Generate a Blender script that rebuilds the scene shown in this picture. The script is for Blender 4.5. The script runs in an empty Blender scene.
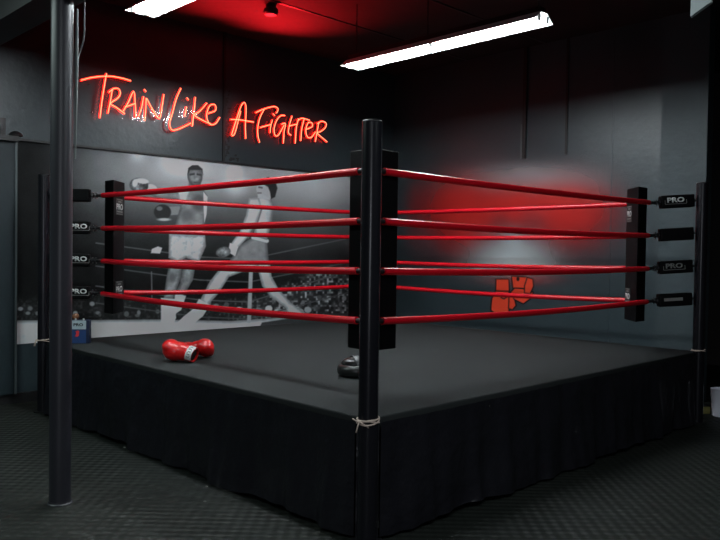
import bpy, bmesh, math, random
import numpy as np
from mathutils import Vector, Matrix
random.seed(7)
PI = math.pi
sc = bpy.context.scene
C = sc.collection

# ------------------------------------------------------------------ camera solve (720x540 photograph)
FPX, PITCH, ROLL, CZ = 750.99, math.radians(-1.3661), math.radians(0.7984), 1.5207
N = np.array([0.0530, 3.8887])
U = np.array([-0.69763, 0.71646])      # ring / room axis running away to the left
V = np.array([0.71646, 0.69763])       # ring / room axis running away to the right
S = 4.2719                             # ring side
HF = 0.653                             # canvas height
DI = 0.5635                            # post to rope junction
H0, DH = 0.4568 + HF, 0.2992           # lowest rope, rope spacing
PT = 1.5427 + HF                       # post top
A1 = S + 0.55                          # mural wall at b = A1
A2 = S + 1.01                          # logo wall at a = A2
CEIL = 4.1

def W(a, b, z=0.0):
    p = N + a * V + b * U
    return Vector((p[0], p[1], z))
def ab(p): 
    q = np.array([p[0], p[1]]) - N
    return float(q @ V), float(q @ U)
def ray(x, y):
    uu, vv = x - 360, y - 270
    cr, sr = math.cos(ROLL), math.sin(ROLL)
    X = uu * cr + vv * sr; Vv = -uu * sr + vv * cr
    ca, sa = math.cos(PITCH), math.sin(PITCH)
    return np.array([X, FPX * ca + Vv * sa, FPX * sa - Vv * ca])
def on_z(x, y, z):
    d = ray(x, y); t = (z - CZ) / d[2]
    return Vector((d[0] * t, d[1] * t, z))
def on_wall(x, y, b=None, a=None):     # -> (along, z) on a wall plane
    d = ray(x, y)
    n, k = (U, b) if b is not None else (V, a)
    t = ((N + k * n) @ n) / (d[:2] @ n)
    al, be = ab(d * t)
    return (al if b is not None else be), CZ + d[2] * t
def project(P):                        # P (...,3) -> pixels
    X, Y, Z = P[..., 0], P[..., 1], P[..., 2] - CZ
    ca, sa = math.cos(PITCH), math.sin(PITCH)
    y = Y * ca + Z * sa; z = -Y * sa + Z * ca
    u = FPX * X / y; v = -FPX * z / y
    cr, sr = math.cos(ROLL), math.sin(ROLL)
    return 360 + u * cr - v * sr, 270 + u * sr + v * cr
YAW_V = math.atan2(V[1], V[0])         # world angle of the a axis

# ------------------------------------------------------------------ materials
def s2l(c):
    return tuple(((x / 255) / 12.92 if x / 255 <= .04045 else ((x / 255 + .055) / 1.055) ** 2.4) for x in c)
def mat(name, col, rough=.5, metal=0, spec=.5, noise=None, bump=None, coat=0, sheen=0):
    """noise=(scale, amount) varies the base colour, bump=(scale, strength, distance)"""
    m = bpy.data.materials.new(name); m.use_nodes = True
    nt = m.node_tree; b = nt.nodes['Principled BSDF']
    b.inputs['Base Color'].default_value = (*col, 1)
    b.inputs['Roughness'].default_value = rough
    b.inputs['Metallic'].default_value = metal
    b.inputs['Specular IOR Level'].default_value = spec
    b.inputs['Coat Weight'].default_value = coat
    b.inputs['Sheen Weight'].default_value = sheen
    tc = nt.nodes.new('ShaderNodeTexCoord')
    if noise:
        n = nt.nodes.new('ShaderNodeTexNoise'); n.inputs['Scale'].default_value = noise[0]; n.inputs['Detail'].default_value = 5
        r = nt.nodes.new('ShaderNodeMapRange'); r.inputs[3].default_value = 1 - noise[1]; r.inputs[4].default_value = 1 + noise[1]
        mx = nt.nodes.new('ShaderNodeMix'); mx.data_type = 'RGBA'; mx.blend_type = 'MULTIPLY'; mx.inputs[0].default_value = 1
        mx.inputs[6].default_value = (*col, 1)
        nt.links.new(tc.outputs['Object'], n.inputs['Vector']); nt.links.new(n.outputs['Fac'], r.inputs[0])
        nt.links.new(r.outputs[0], mx.inputs[7]); nt.links.new(mx.outputs[2], b.inputs['Base Color'])
    if bump:
        n2 = nt.nodes.new('ShaderNodeTexNoise'); n2.inputs['Scale'].default_value = bump[0]; n2.inputs['Detail'].default_value = 6
        bp = nt.nodes.new('ShaderNodeBump'); bp.inputs['Strength'].default_value = bump[1]; bp.inputs['Distance'].default_value = bump[2]
        nt.links.new(tc.outputs['Object'], n2.inputs['Vector']); nt.links.new(n2.outputs['Fac'], bp.inputs['Height'])
        nt.links.new(bp.outputs[0], b.inputs['Normal'])
    return m
def emit(name, col, strength):
    m = bpy.data.materials.new(name); m.use_nodes = True
    b = m.node_tree.nodes['Principled BSDF']
    b.inputs['Base Color'].default_value = (*col, 1)
    b.inputs['Emission Color'].default_value = (*col, 1)
    b.inputs['Emission Strength'].default_value = strength
    return m
M = {}
M['wall'] = mat('dark_teal_wall_paint', (.037, .055, .063), .36, spec=.5, noise=(1.2, .14), bump=(14, .35, .01))
M['lower_wall'] = mat('shaded_lower_wall', (.014, .024, .029), .5, spec=.35, noise=(1.5, .15), bump=(14, .3, .01))  # darker colour holds the shade below the ledge
M['end_panel'] = mat('lighter_end_panel_paint', (.048, .068, .076), .5, spec=.35, noise=(2, .2), bump=(9, .5, .012))
M['ceiling'] = mat('black_ceiling_paint', (.05, .045, .045), .8, spec=.1, noise=(2, .2), bump=(5, .4, .02))
M['black_metal'] = mat('black_painted_steel', (.012, .012, .016), .33, spec=.55, bump=(30, .06, .002))
M['post'] = mat('glossy_black_post_paint', (.009, .009, .012), .26, spec=.5, noise=(6, .2))
M['pole'] = mat('charcoal_painted_column', (.028, .028, .036), .4, spec=.7, noise=(3, .2), bump=(18, .12, .004))
M['pad'] = mat('black_pad_vinyl', (.0025, .0025, .003), .55, spec=.12, bump=(12, .2, .01))
M['rope'] = mat('red_rope_cover', (.62, .006, .016), .27, spec=.6, noise=(3, .12))
M['black'] = mat('matt_black_fitting', (.008, .008, .009), .45)
M['steel'] = mat('bright_steel', (.5, .5, .5), .25, metal=1)
M['skirt'] = mat('black_satin_skirt', (.011, .011, .0145), .32, spec=.55, bump=(3.2, .8, .06))
M['canvas'] = mat('charcoal_ring_canvas', (.0185, .0215, .0215), .85, spec=.2, noise=(2.2, .16), bump=(60, .25, .003))
M['white'] = mat('white_print', (.62, .63, .62), .5)
M['greyprint'] = mat('grey_print', (.22, .22, .21), .5)
M['enamel'] = mat('white_enamel', (.8, .8, .8), .4)
M['cord'] = mat('off_white_cord', (.62, .5, .42), .7)
M['glove'] = mat('red_glove_leather', (.72, .012, .012), .28, spec=.6, coat=.3, bump=(14, .25, .006))
M['mitt'] = mat('black_mitt_leather', (.014, .016, .015), .3, spec=.6, bump=(20, .25, .004))
M['trim'] = mat('black_trim_paint', (.012, .012, .013), .5, noise=(5, .3), bump=(20, .4, .01))
M['grey_trim'] = mat('grey_trim_paint', (.08, .10, .105), .5)
M['blue'] = mat('blue_print', (.015, .05, .16), .45)
M['navy'] = mat('navy_print', (.006, .014, .045), .45)
M['redprint'] = mat('red_print', (.75, .04, .05), .45)
M['brown'] = mat('brown_leather', (.22, .09, .04), .5, noise=(12, .3))
M['lit_wall_strip'] = mat('pale_lit_wall', (.16, .19, .18), .45)
M['cable'] = mat('dull_grey_cable', (.09, .09, .1), .45)
M['whitebag'] = mat('white_plastic', (.75, .77, .85), .5)
M['yellow'] = mat('yellow_plastic', (.22, .2, .06), .5)
M['greypanel'] = mat('pale_grey_green_panel', (.36, .42, .41), .5, noise=(6, .15))
M['tube'] = emit('lit_fluorescent_tube', (.88, .96, 1.0), 100)
M['neon'] = emit('red_neon_tube', (1.0, .012, .006), 2.6)
M['core'] = emit('hot_neon_core', (1.0, .29, .14), 2.3)
def acrylic():
    m = bpy.data.materials.new('clear_acrylic'); m.use_nodes = True
    nt = m.node_tree; b = nt.nodes['Principled BSDF']
    b.inputs['Base Color'].default_value = (1, 1, 1, 1); b.inputs['Roughness'].default_value = .04
    g = nt.nodes.new('ShaderNodeBsdfTransparent'); mx = nt.nodes.new('ShaderNodeMixShader')
    gl = nt.nodes.new('ShaderNodeBsdfGlossy'); gl.inputs['Roughness'].default_value = .10
    fr = nt.nodes.new('ShaderNodeFresnel'); fr.inputs[0].default_value = 1.38
    out = nt.nodes['Material Output']
    nt.links.new(fr.outputs[0], mx.inputs[0]); nt.links.new(g.outputs[0], mx.inputs[1]); nt.links.new(gl.outputs[0], mx.inputs[2])
    nt.links.new(mx.outputs[0], out.inputs['Surface'])
    return m
M['acrylic'] = acrylic()
def floor_mat():
    m = mat('black_rubber_floor', (.03, .034, .031), .6, spec=.2)
    nt = m.node_tree; b = nt.nodes['Principled BSDF']
    tc = nt.nodes.new('ShaderNodeTexCoord'); mp = nt.nodes.new('ShaderNodeMapping')
    mp.inputs['Rotation'].default_value = (0, 0, -YAW_V)
    sx = nt.nodes.new('ShaderNodeSeparateXYZ')
    nt.links.new(tc.outputs['Object'], mp.inputs[0]); nt.links.new(mp.outputs[0], sx.inputs[0])
    k = 2 * PI / .09
    outs = []
    for ax in (0, 1):
        mu = nt.nodes.new('ShaderNodeMath'); mu.operation = 'MULTIPLY'; mu.inputs[1].default_value = k
        si = nt.nodes.new('ShaderNodeMath'); si.operation = 'SINE'
        nt.links.new(sx.outputs[ax], mu.inputs[0]); nt.links.new(mu.outputs[0], si.inputs[0]); outs.append(si)
    pr = nt.nodes.new('ShaderNodeMath'); pr.operation = 'MULTIPLY'
    nt.links.new(outs[0].outputs[0], pr.inputs[0]); nt.links.new(outs[1].outputs[0], pr.inputs[1])
    bp = nt.nodes.new('ShaderNodeBump'); bp.inputs['Strength'].default_value = .8; bp.inputs['Distance'].default_value = .006
    nt.links.new(pr.outputs[0], bp.inputs['Height']); nt.links.new(bp.outputs[0], b.inputs['Normal'])
    n = nt.nodes.new('ShaderNodeTexNoise'); n.inputs['Scale'].default_value = .9; n.inputs['Detail'].default_value = 6
    r = nt.nodes.new('ShaderNodeValToRGB'); r.color_ramp.elements[0].position = .3; r.color_ramp.elements[1].position = .7
    r.color_ramp.elements[0].color = (.009, .012, .010, 1); r.color_ramp.elements[1].color = (.017, .019, .016, 1)
    nt.links.new(tc.outputs['Object'], n.inputs['Vector']); nt.links.new(n.outputs['Fac'], r.inputs[0]); nt.links.new(r.outputs[0], b.inputs['Base Color'])
    return m
M['floor'] = floor_mat()
def attr_mat(name, alpha=False, rough=.5, spec=.3):
    m = bpy.data.materials.new(name); m.use_nodes = True
    nt = m.node_tree; b = nt.nodes['Principled BSDF']
    a = nt.nodes.new('ShaderNodeAttribute'); a.attribute_name = 'print'
    nt.links.new(a.outputs['Color'], b.inputs['Base Color'])
    if alpha: nt.links.new(a.outputs['Alpha'], b.inputs['Alpha'])
    b.inputs['Roughness'].default_value = rough; b.inputs['Specular IOR Level'].default_value = spec
    return m

# ------------------------------------------------------------------ helpers
def link(name, bm, m, parent=None, smooth=False, angle=40):
    me = bpy.data.meshes.new(name)
    bmesh.ops.recalc_face_normals(bm, faces=bm.faces)
    bm.to_mesh(me); bm.free()
    for x in (m if isinstance(m, (list, tuple)) else [m]): me.materials.append(x)
    if smooth:
        me.shade_smooth(); me.set_sharp_from_angle(angle=math.radians(angle))
    o = bpy.data.objects.new(name, me); C.objects.link(o)
    if parent is not None:
        o.parent = parent
        o.matrix_parent_inverse = parent.matrix_world.inverted() if False else Matrix.Translation(-parent.location) if parent.type == 'EMPTY' else Matrix()
    return o
def tag(o, label, cat, group=None, kind=None):
    o['label'] = label; o['category'] = cat
    if group: o['group'] = group
    if kind: o['kind'] = kind
    return o
def empty(name, loc, label, cat, group=None):
    o = bpy.data.objects.new(name, None); C.objects.link(o); o.location = loc
    o.empty_display_size = .1
    return tag(o, label, cat, group)
def struct(o): o['kind'] = 'structure'; return o
def prism(bm, pts, h):                 # pts: list of Vectors, h: extrusion Vector
    a = [bm.verts.new(p) for p in pts]; b = [bm.verts.new(p + h) for p in pts]
    n = len(pts)
    bm.faces.new(a); bm.faces.new(b[::-1])
    for i in range(n): bm.faces.new((a[i], a[(i + 1) % n], b[(i + 1) % n], b[i]))
def box_ab(bm, a0, a1, b0, b1, z0, z1):
    prism(bm, [W(a0, b0, z0), W(a1, b0, z0), W(a1, b1, z0), W(a0, b1, z0)], Vector((0, 0, z1 - z0)))
def obox(bm, c, ex, ey, ez, x, y, z):  # oriented box: centre, axes, full sizes
    c = Vector(c); ex, ey, ez = Vector(ex), Vector(ey), Vector(ez)
    p = [c - ex * x / 2 - ey * y / 2 - ez * z / 2, c + ex * x / 2 - ey * y / 2 - ez * z / 2,
         c + ex * x / 2 + ey * y / 2 - ez * z / 2, c - ex * x / 2 + ey * y / 2 - ez * z / 2]
    prism(bm, p, ez * z)
def bevel(bm, w, seg=3):
    bmesh.ops.bevel(bm, geom=list(bm.edges), offset=w, segments=seg, profile=.7, affect='EDGES', clamp_overlap=True)
def tube(bm, pts, r, seg=12, mi=0, cap=True):
    pts = [Vector(p) for p in pts]; n = len(pts)
    rr = r if isinstance(r, (list, tuple)) else [r] * n
    t0 = (pts[1] - pts[0]).normalized()
    ref = Vector((0, 0, 1)) if abs(t0.z) < .9 else Vector((1, 0, 0))
    nx = t0.cross(ref).normalized(); rings = []
    for i in range(n):
        t = (pts[min(i + 1, n - 1)] - pts[max(i - 1, 0)]).normalized()
        nx = (nx - t * nx.dot(t)).normalized(); ny = t.cross(nx)
        rings.append([bm.verts.new(pts[i] + (nx * math.cos(2 * PI * k / seg) + ny * math.sin(2 * PI * k / seg)) * rr[i]) for k in range(seg)])
    for i in range(n - 1):
        for k in range(seg):
            f = bm.faces.new((rings[i][k], rings[i][(k + 1) % seg], rings[i + 1][(k + 1) % seg], rings[i + 1][k])); f.material_index = mi
    if cap:
        for q in (rings[0][::-1], rings[-1]):
            f = bm.faces.new(q); f.material_index = mi
def lathe(bm, c, prof, seg=24, ax=(0, 0, 1)):
    c = Vector(c); ax = Vector(ax).normalized()
    ref = Vector((0, 0, 1)) if abs(ax.z) < .9 else Vector((1, 0, 0))
    ex = ax.cross(ref).normalized(); ey = ax.cross(ex)
    rings = [[bm.verts.new(c + ax * h + (ex * math.cos(2 * PI * k / seg) + ey * math.sin(2 * PI * k / seg)) * max(r, 1e-4)) for k in range(seg)] for r, h in prof]
    for i in range(len(rings) - 1):
        for k in range(seg): bm.faces.new((rings[i][k], rings[i][(k + 1) % seg], rings[i + 1][(k + 1) % seg], rings[i + 1][k]))
    bm.faces.new(rings[0][::-1]); bm.faces.new(rings[-1])
def ellipsoid(bm, c, r, rot=None, seg=24):
    m = Matrix.Translation(Vector(c)) @ (rot.to_4x4() if rot else Matrix()) @ Matrix.Diagonal((*r, 1))
    bmesh.ops.create_uvsphere(bm, u_segments=seg, v_segments=seg // 2, radius=1, matrix=m)
def evaluated(o):                      # bake modifiers into the mesh
    dg = bpy.context.evaluated_depsgraph_get(); dg.update()
    me = bpy.data.meshes.new_from_object(o.evaluated_get(dg))
    o.modifiers.clear(); o.data = me
    me.shade_smooth()
    return o
def text_mesh(txt, origin, right, up, size, m, name='lettering', parent=None, bold=.0, depth=.0015, width=None):
    cu = bpy.data.curves.new('t', 'FONT'); cu.body = txt; cu.size = 1; cu.extrude = 0; cu.offset = bold
    cu.align_x = 'CENTER'; cu.align_y = 'CENTER'; cu.resolution_u = 3
    t = bpy.data.objects.new('t', cu); C.objects.link(t)
    dg = bpy.context.evaluated_depsgraph_get(); dg.update()
    me = bpy.data.meshes.new_from_object(t.evaluated_get(dg))
    bpy.data.objects.remove(t)
    xs = [v.co.x for v in me.vertices]; ys = [v.co.y for v in me.vertices]
    cx, cy = (min(xs) + max(xs)) / 2, (min(ys) + max(ys)) / 2
    sy = size / (max(ys) - min(ys)); sx = (width / (max(xs) - min(xs))) if width else sy
    right, up = Vector(right).normalized(), Vector(up).normalized(); nn = right.cross(up)
    bm = bmesh.new(); bm.from_mesh(me)
    for v in bm.verts:
        v.co = Vector(origin) + right * (v.co.x - cx) * sx + up * (v.co.y - cy) * sy
    r = bmesh.ops.extrude_face_region(bm, geom=list(bm.faces))
    for e in r['geom']:
        if isinstance(e, bmesh.types.BMVert): e.co += nn * depth
    bpy.data.meshes.remove(me)
    return link(name, bm, m, parent)
def catmull(p, n=6):
    p = [Vector(q) for q in p]
    if len(p) < 3: return p
    q = [p[0] * 2 - p[1]] + p + [p[-1] * 2 - p[-2]]; out = []
    for i in range(1, len(q) - 2):
        for k in range(n):
            t = k / n
            out.append(.5 * ((2 * q[i]) + (-q[i - 1] + q[i + 1]) * t + (2 * q[i - 1] - 5 * q[i] + 4 * q[i + 1] - q[i + 2]) * t * t + (-q[i - 1] + 3 * q[i] - 3 * q[i + 1] + q[i + 2]) * t ** 3))
    return out + [p[-1]]
NEARSIDE = ('near left', 'near right', 'far left', 'far right')

# ------------------------------------------------------------------ room shell
AL, AR, BF = -6.6, 8.2, -6.2
bm = bmesh.new(); box_ab(bm, AL, AR, BF, A1 + .15, -.1, 0); struct(link('floor', bm, M['floor']))
bm = bmesh.new(); box_ab(bm, AL, AR, BF, A1 + .15, CEIL, CEIL + .1); struct(link('ceiling', bm, M['ceiling']))
bm = bmesh.new(); box_ab(bm, AL, A2 + .12, A1, A1 + .15, 0, CEIL); struct(link('wall_back', bm, M['wall']))
BE = on_wall(708, 140, a=A2)[0]        # where the logo wall ends
BS = on_wall(662, 140, a=A2)[0]
bm = bmesh.new(); box_ab(bm, A2, A2 + .12, BE, A1, 0, CEIL); struct(link('wall_right', bm, M['wall']))
bm = bmesh.new(); box_ab(bm, A2 - .025, A2, BE, BS, 0, CEIL); struct(link('trim_1', bm, M['end_panel']))   # slightly raised end panel
bm = bmesh.new(); box_ab(bm, AR, AR + .1, BF, A1 + .15, 0, CEIL); struct(link('wall_far_right', bm, M['ceiling']))
bm = bmesh.new(); box_ab(bm, A2 + .12, AR, A1, A1 + .15, 0, CEIL); struct(link('wall_alcove', bm, M['ceiling']))
bm = bmesh.new(); box_ab(bm, AL - .1, AL, BF, A1 + .15, 0, CEIL); struct(link('wall_left', bm, M['ceiling']))
bm = bmesh.new(); box_ab(bm, AL, AR, BF - .1, BF, 0, CEIL); struct(link('wall_front', bm, M['ceiling']))
# baseboards
bm = bmesh.new(); box_ab(bm, AL, A2, A1 - .02, A1, 0, .1); struct(link('baseboard_back', bm, M['trim']))
bm = bmesh.new(); box_ab(bm, A2 - .02, A2, BS, A1 - .02, 0, .1); struct(link('baseboard_right', bm, M['trim']))
# seams on the right-hand wall
for i, (x, w, d) in enumerate([(525.5, .05, .03), (567, .028, .015), (613, .01, .006)]):
    b = on_wall(x, 120, a=A2)[0]
    bm = bmesh.new(); box_ab(bm, A2 - d, A2, b - w / 2, b + w / 2, (2.72, 2.72, .1)[i], CEIL)
    struct(link('trim_%d' % (i + 2), bm, M['trim'] if i < 2 else M['wall']))
b = on_wall(521.5, 150, a=A2)[0]
bm = bmesh.new(); box_ab(bm, A2 - .012, A2, b - .012, b + .012, 2.72, 3.15); struct(link('trim_5', bm, M['grey_trim']))
# beam over the column, ceiling joint strips
PA, PB = ab(on_z(60, 503, 0))
ZB = 2.985
bm = bmesh.new(); box_ab(bm, PA - .11, PA + .11, BF, A1, ZB, CEIL); struct(link('trim_6', bm, M['black']))
bm = bmesh.new(); box_ab(bm, AL, PA - .12, BF, A1, CEIL - .02, CEIL); struct(link('trim_15', bm, M['black']))  # black sheet painting the unlit ceiling left of the beam as shade
for i, z in enumerate([(2.3,), (3.5,)]):
    bm = bmesh.new(); box_ab(bm, PA + .11, A2, z[0] - .015, z[0] + .015, CEIL - .008, CEIL); struct(link('trim_%d' % (7 + i), bm, M['trim']))
# mural ledge and the upper wall board; vertical joint between the halves of the wall
ML, MR = on_wall(15, 240, b=A1)[0], on_wall(349.5, 240, b=A1)[0]
ZM0, ZM1 = .575, 2.555
bm = bmesh.new(); box_ab(bm, ML, A2, A1 - .035, A1, ZM1, ZM1 + .022); struct(link('trim_9', bm, M['trim']))
bm = bmesh.new(); box_ab(bm, AL, ML, A1 - .10, A1, ZM1 - .02, ZM1 + .03); struct(link('trim_10', bm, M['trim']))
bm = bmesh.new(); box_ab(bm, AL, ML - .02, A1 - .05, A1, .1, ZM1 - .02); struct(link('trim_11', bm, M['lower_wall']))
bm = bmesh.new(); box_ab(bm, ML - .02, ML, A1 - .06, A1, .1, ZM1 - .02); struct(link('trim_12', bm, M['grey_trim']))
a = on_wall(226, 120, b=A1)[0]
bm = bmesh.new(); box_ab(bm, a - .05, a - .02, A1 - .02, A1, ZM1 + .022, CEIL); struct(link('trim_13', bm, M['trim']))
rng = random.Random(3)                 # ragged torn paint beside the joint
bm = bmesh.new()
for k in range(34):
    z = ZM1 + .05 + (k / 34) ** 1.7 * .9; w = rng.uniform(.01, .045); h = rng.uniform(.008, .03); o_ = rng.uniform(-.015, .05 if k > 7 else .2)
    pts = [W(a + o_ + rng.uniform(.7, 1) * w * math.cos(t), A1 - .004, z + h * rng.uniform(.6, 1.2) * math.sin(t)) for t in [j * PI / 3 for j in range(6)]]
    u3 = Vector((U[0], U[1], 0)); prism(bm, pts, u3 * .004)
struct(link('trim_14', bm, M['trim']))

# ------------------------------------------------------------------ column, lit wall strip, cable
pl = W(PA, PB)
t = empty('support_column', (pl.x, pl.y, 0), 'tall round charcoal steel column standing on rubber floor before the ring and mural', 'column')
bm = bmesh.new(); tube(bm, [pl + Vector((0, 0, .01)), pl + Vector((0, 0, ZB - .005))], .0625, 40); link('shaft', bm, M['pole'], t, True)
bm = bmesh.new(); lathe(bm, pl, [(.072, 0), (.072, .006), (.066, .010), (.065, .02)], 40); link('base_plate', bm, M['pole'], t, True)
bm = bmesh.new(); obox(bm, pl + Vector((0, 0, ZB - .006)), (V[0], V[1], 0), (U[0], U[1], 0), (0, 0, 1), .2, .2, .012); link('top_plate', bm, M['black'], t)
bm = bmesh.new(); cp = pl + Vector((.0745, .02, 0))  # pale strip added for the bright wall glimpsed beside the column
tube(bm, [cp + Vector((-.002, 0, 2.05)), cp + Vector((0, 0, 2.2)), cp + Vector((.004, 0, 2.6)), cp + Vector((.006, 0, 2.93))], [.005, .006, .011, .006], 12)
tag(link('lit_wall_strip', bm, M['lit_wall_strip'], None, True), 'thin pale strip standing for the lit wall seen beside the round steel column', 'lit_wall_strip')
bm = bmesh.new()
Yc = pl.y + .12
def atY(x, y, Y):
    d = ray(x, y); return Vector(d * (Y / d[1])) + Vector((0, 0, CZ))
tube(bm, catmull([atY(84.5, 3, Yc), atY(84.5, 14, Yc), atY(84, 38, Yc), atY(80, 52, Yc), atY(76.3, 63, Yc - .06)]), .0045, 8)
tag(link('hanging_cable', bm, M['cable'], None, True), 'thin bent grey cable hanging from ceiling beside the round column', 'cable')

# ------------------------------------------------------------------ printed surfaces (artwork painted on vertices)
def poly_sd(px, py, pts):              # >0 inside, pixels
    d = np.full(px.shape, 1e9); ins = np.zeros(px.shape, bool)
    n = len(pts)
    for i in range(n):
        (x0, y0), (x1, y1) = pts[i], pts[(i + 1) % n]
        ex, ey = x1 - x0, y1 - y0
        t = np.clip(((px - x0) * ex + (py - y0) * ey) / (ex * ex + ey * ey + 1e-9), 0, 1)
        d = np.minimum(d, np.hypot(px - x0 - t * ex, py - y0 - t * ey))
        c = ((y0 > py) != (y1 > py)) & (px < (x1 - x0) * (py - y0) / (y1 - y0 + 1e-12) + x0)
        ins ^= c
    return np.where(ins, d, -d)
def line_sd(px, py, pts, r):
    d = np.full(px.shape, 1e9)
    for (x0, y0), (x1, y1) in zip(pts, pts[1:]):
        ex, ey = x1 - x0, y1 - y0
        t = np.clip(((px - x0) * ex + (py - y0) * ey) / (ex * ex + ey * ey + 1e-9), 0, 1)
        d = np.minimum(d, np.hypot(px - x0 - t * ex, py - y0 - t * ey))
    return r - d
def ell(px, py, cx, cy, rx, ry, ang=0):
    c, s = math.cos(math.radians(ang)), math.sin(math.radians(ang))
    X = (px - cx) * c + (py - cy) * s; Y = -(px - cx) * s + (py - cy) * c
    return (1 - np.hypot(X / rx, Y / ry)) * min(rx, ry)
def ss(x, a, b):
    t = np.clip((x - a) / (b - a), 0, 1); return t * t * (3 - 2 * t)
def print_grid(name, P, col, m, alpha=None, thick=None):
    """P (ny,nx,3) points; col (ny,nx,3) linear; optional alpha."""
    ny, nx = P.shape[:2]
    me = bpy.data.meshes.new(name)
    v = P.reshape(-1, 3)
    idx = np.arange(nx * ny).reshape(ny, nx)
    f = np.stack([idx[:-1, :-1], idx[:-1, 1:], idx[1:, 1:], idx[1:, :-1]], -1).reshape(-1, 4)
    me.from_pydata([], [], []) if False else None
    me.vertices.add(len(v)); me.vertices.foreach_set('co', v.astype(np.float32).ravel())
    me.loops.add(f.size); me.loops.foreach_set('vertex_index', f.astype(np.int32).ravel())
    me.polygons.add(len(f)); me.polygons.foreach_set('loop_start', np.arange(0, f.size, 4, dtype=np.int32))
    me.update(calc_edges=True); me.validate()
    at = me.color_attributes.new('print', 'FLOAT_COLOR', 'POINT')
    c4 = np.ones((nx * ny, 4), np.float32); c4[:, :3] = col.reshape(-1, 3)
    if alpha is not None: c4[:, 3] = alpha.ravel()
    at.data.foreach_set('color', c4.ravel())
    me.materials.append(m)
    o = bpy.data.objects.new(name, me); C.objects.link(o)
    return o
def grid(a0, a1, z0, z1, nx, ny, fn):
    aa, zz = np.meshgrid(np.linspace(a0, a1, nx), np.linspace(z0, z1, ny))
    P = np.zeros((ny, nx, 3))
    Q = fn(aa, zz); P[..., 0], P[..., 1], P[..., 2] = Q
    return P

# --- mural: black and white photograph of two unnamed boxers
BM_ = A1 - .006
P = grid(ML, MR, ZM0, ZM1, 760, 400, lambda a, z: (N[0] + a * V[0] + BM_ * U[0], N[1] + a * V[1] + BM_ * U[1], z))
px, py = project(P)
rs = np.random.RandomState(5)
def noise2(px, py, s, seed=0):
    r = np.random.RandomState(seed); G = r.rand(200, 300)
    x = px / s; y = py / s; i = np.floor(x).astype(int); j = np.floor(y).astype(int); fx = x - i; fy = y - j
    g = lambda a, b: G[b % 200, a % 300]
    fx = fx * fx * (3 - 2 * fx); fy = fy * fy * (3 - 2 * fy)
    return (g(i, j) * (1 - fx) + g(i + 1, j) * fx) * (1 - fy) + (g(i, j + 1) * (1 - fx) + g(i + 1, j + 1) * fx) * fy
L = 8 + 0 * px                                                   # sRGB grey levels
haze = 122 * np.exp(-((py - 165) / 48) ** 2) * (.45 + .55 * np.exp(-((px - 200) / 85) ** 2)) * ss(px, 20, 110)
haze += 62 * np.exp(-((px - 320) / 48) ** 2 - ((py - 188) / 34) ** 2)
haze += 9 * ss(py, 330, 200) * ss(px, 40, 140)
haze += 14 * np.exp(-((px - 300) / 60) ** 2 - ((py - 235) / 40) ** 2)
for cx, cy, r, s in [(188, 161, 9, 90), (235, 172, 5, 130), (236, 186, 12, 45), (137, 154, 8, 45), (175, 160, 18, 30)]:
    haze += s * np.exp(-((px - cx) ** 2 + (py - cy) ** 2) / r ** 2)
L = L + haze + 5 * (noise2(px, py, 9, 1) - .5)
# far seats: darkness, then a speckled crowd
top = 300 - 32 * ss(px, 240, 345)
cr = ss(py, top - 8, top + 6)
sp = ((noise2(px, py, 2.2, 2) ** 3) * 170 + noise2(px, py, 5.5, 3) * 22) * (.22 + .78 * ss(px, 200, 300))
L = L * (1 - cr * .8) + cr * (14 + sp * .75)
def paint(sd, g, soft=.8):
    global L
    k = ss(sd, -soft, soft)
    if isinstance(g, np.ndarray): g = g * (.66 + .38 * ss(sd, 0, 4.2))
    L = L * (1 - k) + g * k
for k in range(34):                                               # ringside faces
    x = rs.uniform(20, 345); y = 316 - rs.uniform(0, 14) - (px * 0).max() - max(0, (x - 250) / 95) * rs.uniform(0, 18)
    paint(ell(px, py, x, y, rs.uniform(1.4, 2.6), rs.uniform(1.6, 2.8)), rs.uniform(50, 130))
for k in range(12):
    paint(ell(px, py, 240 + k * 6 + rs.uniform(-2, 2), 311 + rs.uniform(-3, 2), 3.6, 3), rs.uniform(90, 165))
# mat apron
apron = poly_sd(px, py, [(0, 320.5), (88, 320), (160, 319.5), (230, 321), (318, 315), (330, 320), (310, 345), (0, 365)])
paint(apron, 148 + 14 * noise2(px, py, 4, 9) - 18 * ss(px, 40, 15), .7)
paint(poly_sd(px, py, [(318, 314), (360, 313), (360, 345), (250, 345), (262, 322.5)]), 42)
# painted ring ropes and their post
for (y0, y1, g) in [(249, 238, 62), (272, 262, 60), (292, 270, 62), (309, 292, 55)]:
    paint(line_sd(px, py, [(96, y0 - 6), (200, y0 + 8), (249, y0 + 10), (350, y1)], .6), g, .7)
paint(line_sd(px, py, [(251, 270), (249, 321)], 2.0), 125)
paint(poly_sd(px, py, [(152, 249), (158, 246.5), (162, 248), (160, 253.5), (151, 253)]), 165)
paint(line_sd(px, py, [(151.5, 272), (152, 302)], .5), 85)
sh = lambda lo, hi, s, seed: lo + (hi - lo) * (.5 + .45 * (noise2(px, py, s, seed) - .5) + .25 * (noise2(px, py, s * .45, seed + 40) - .5))
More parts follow.
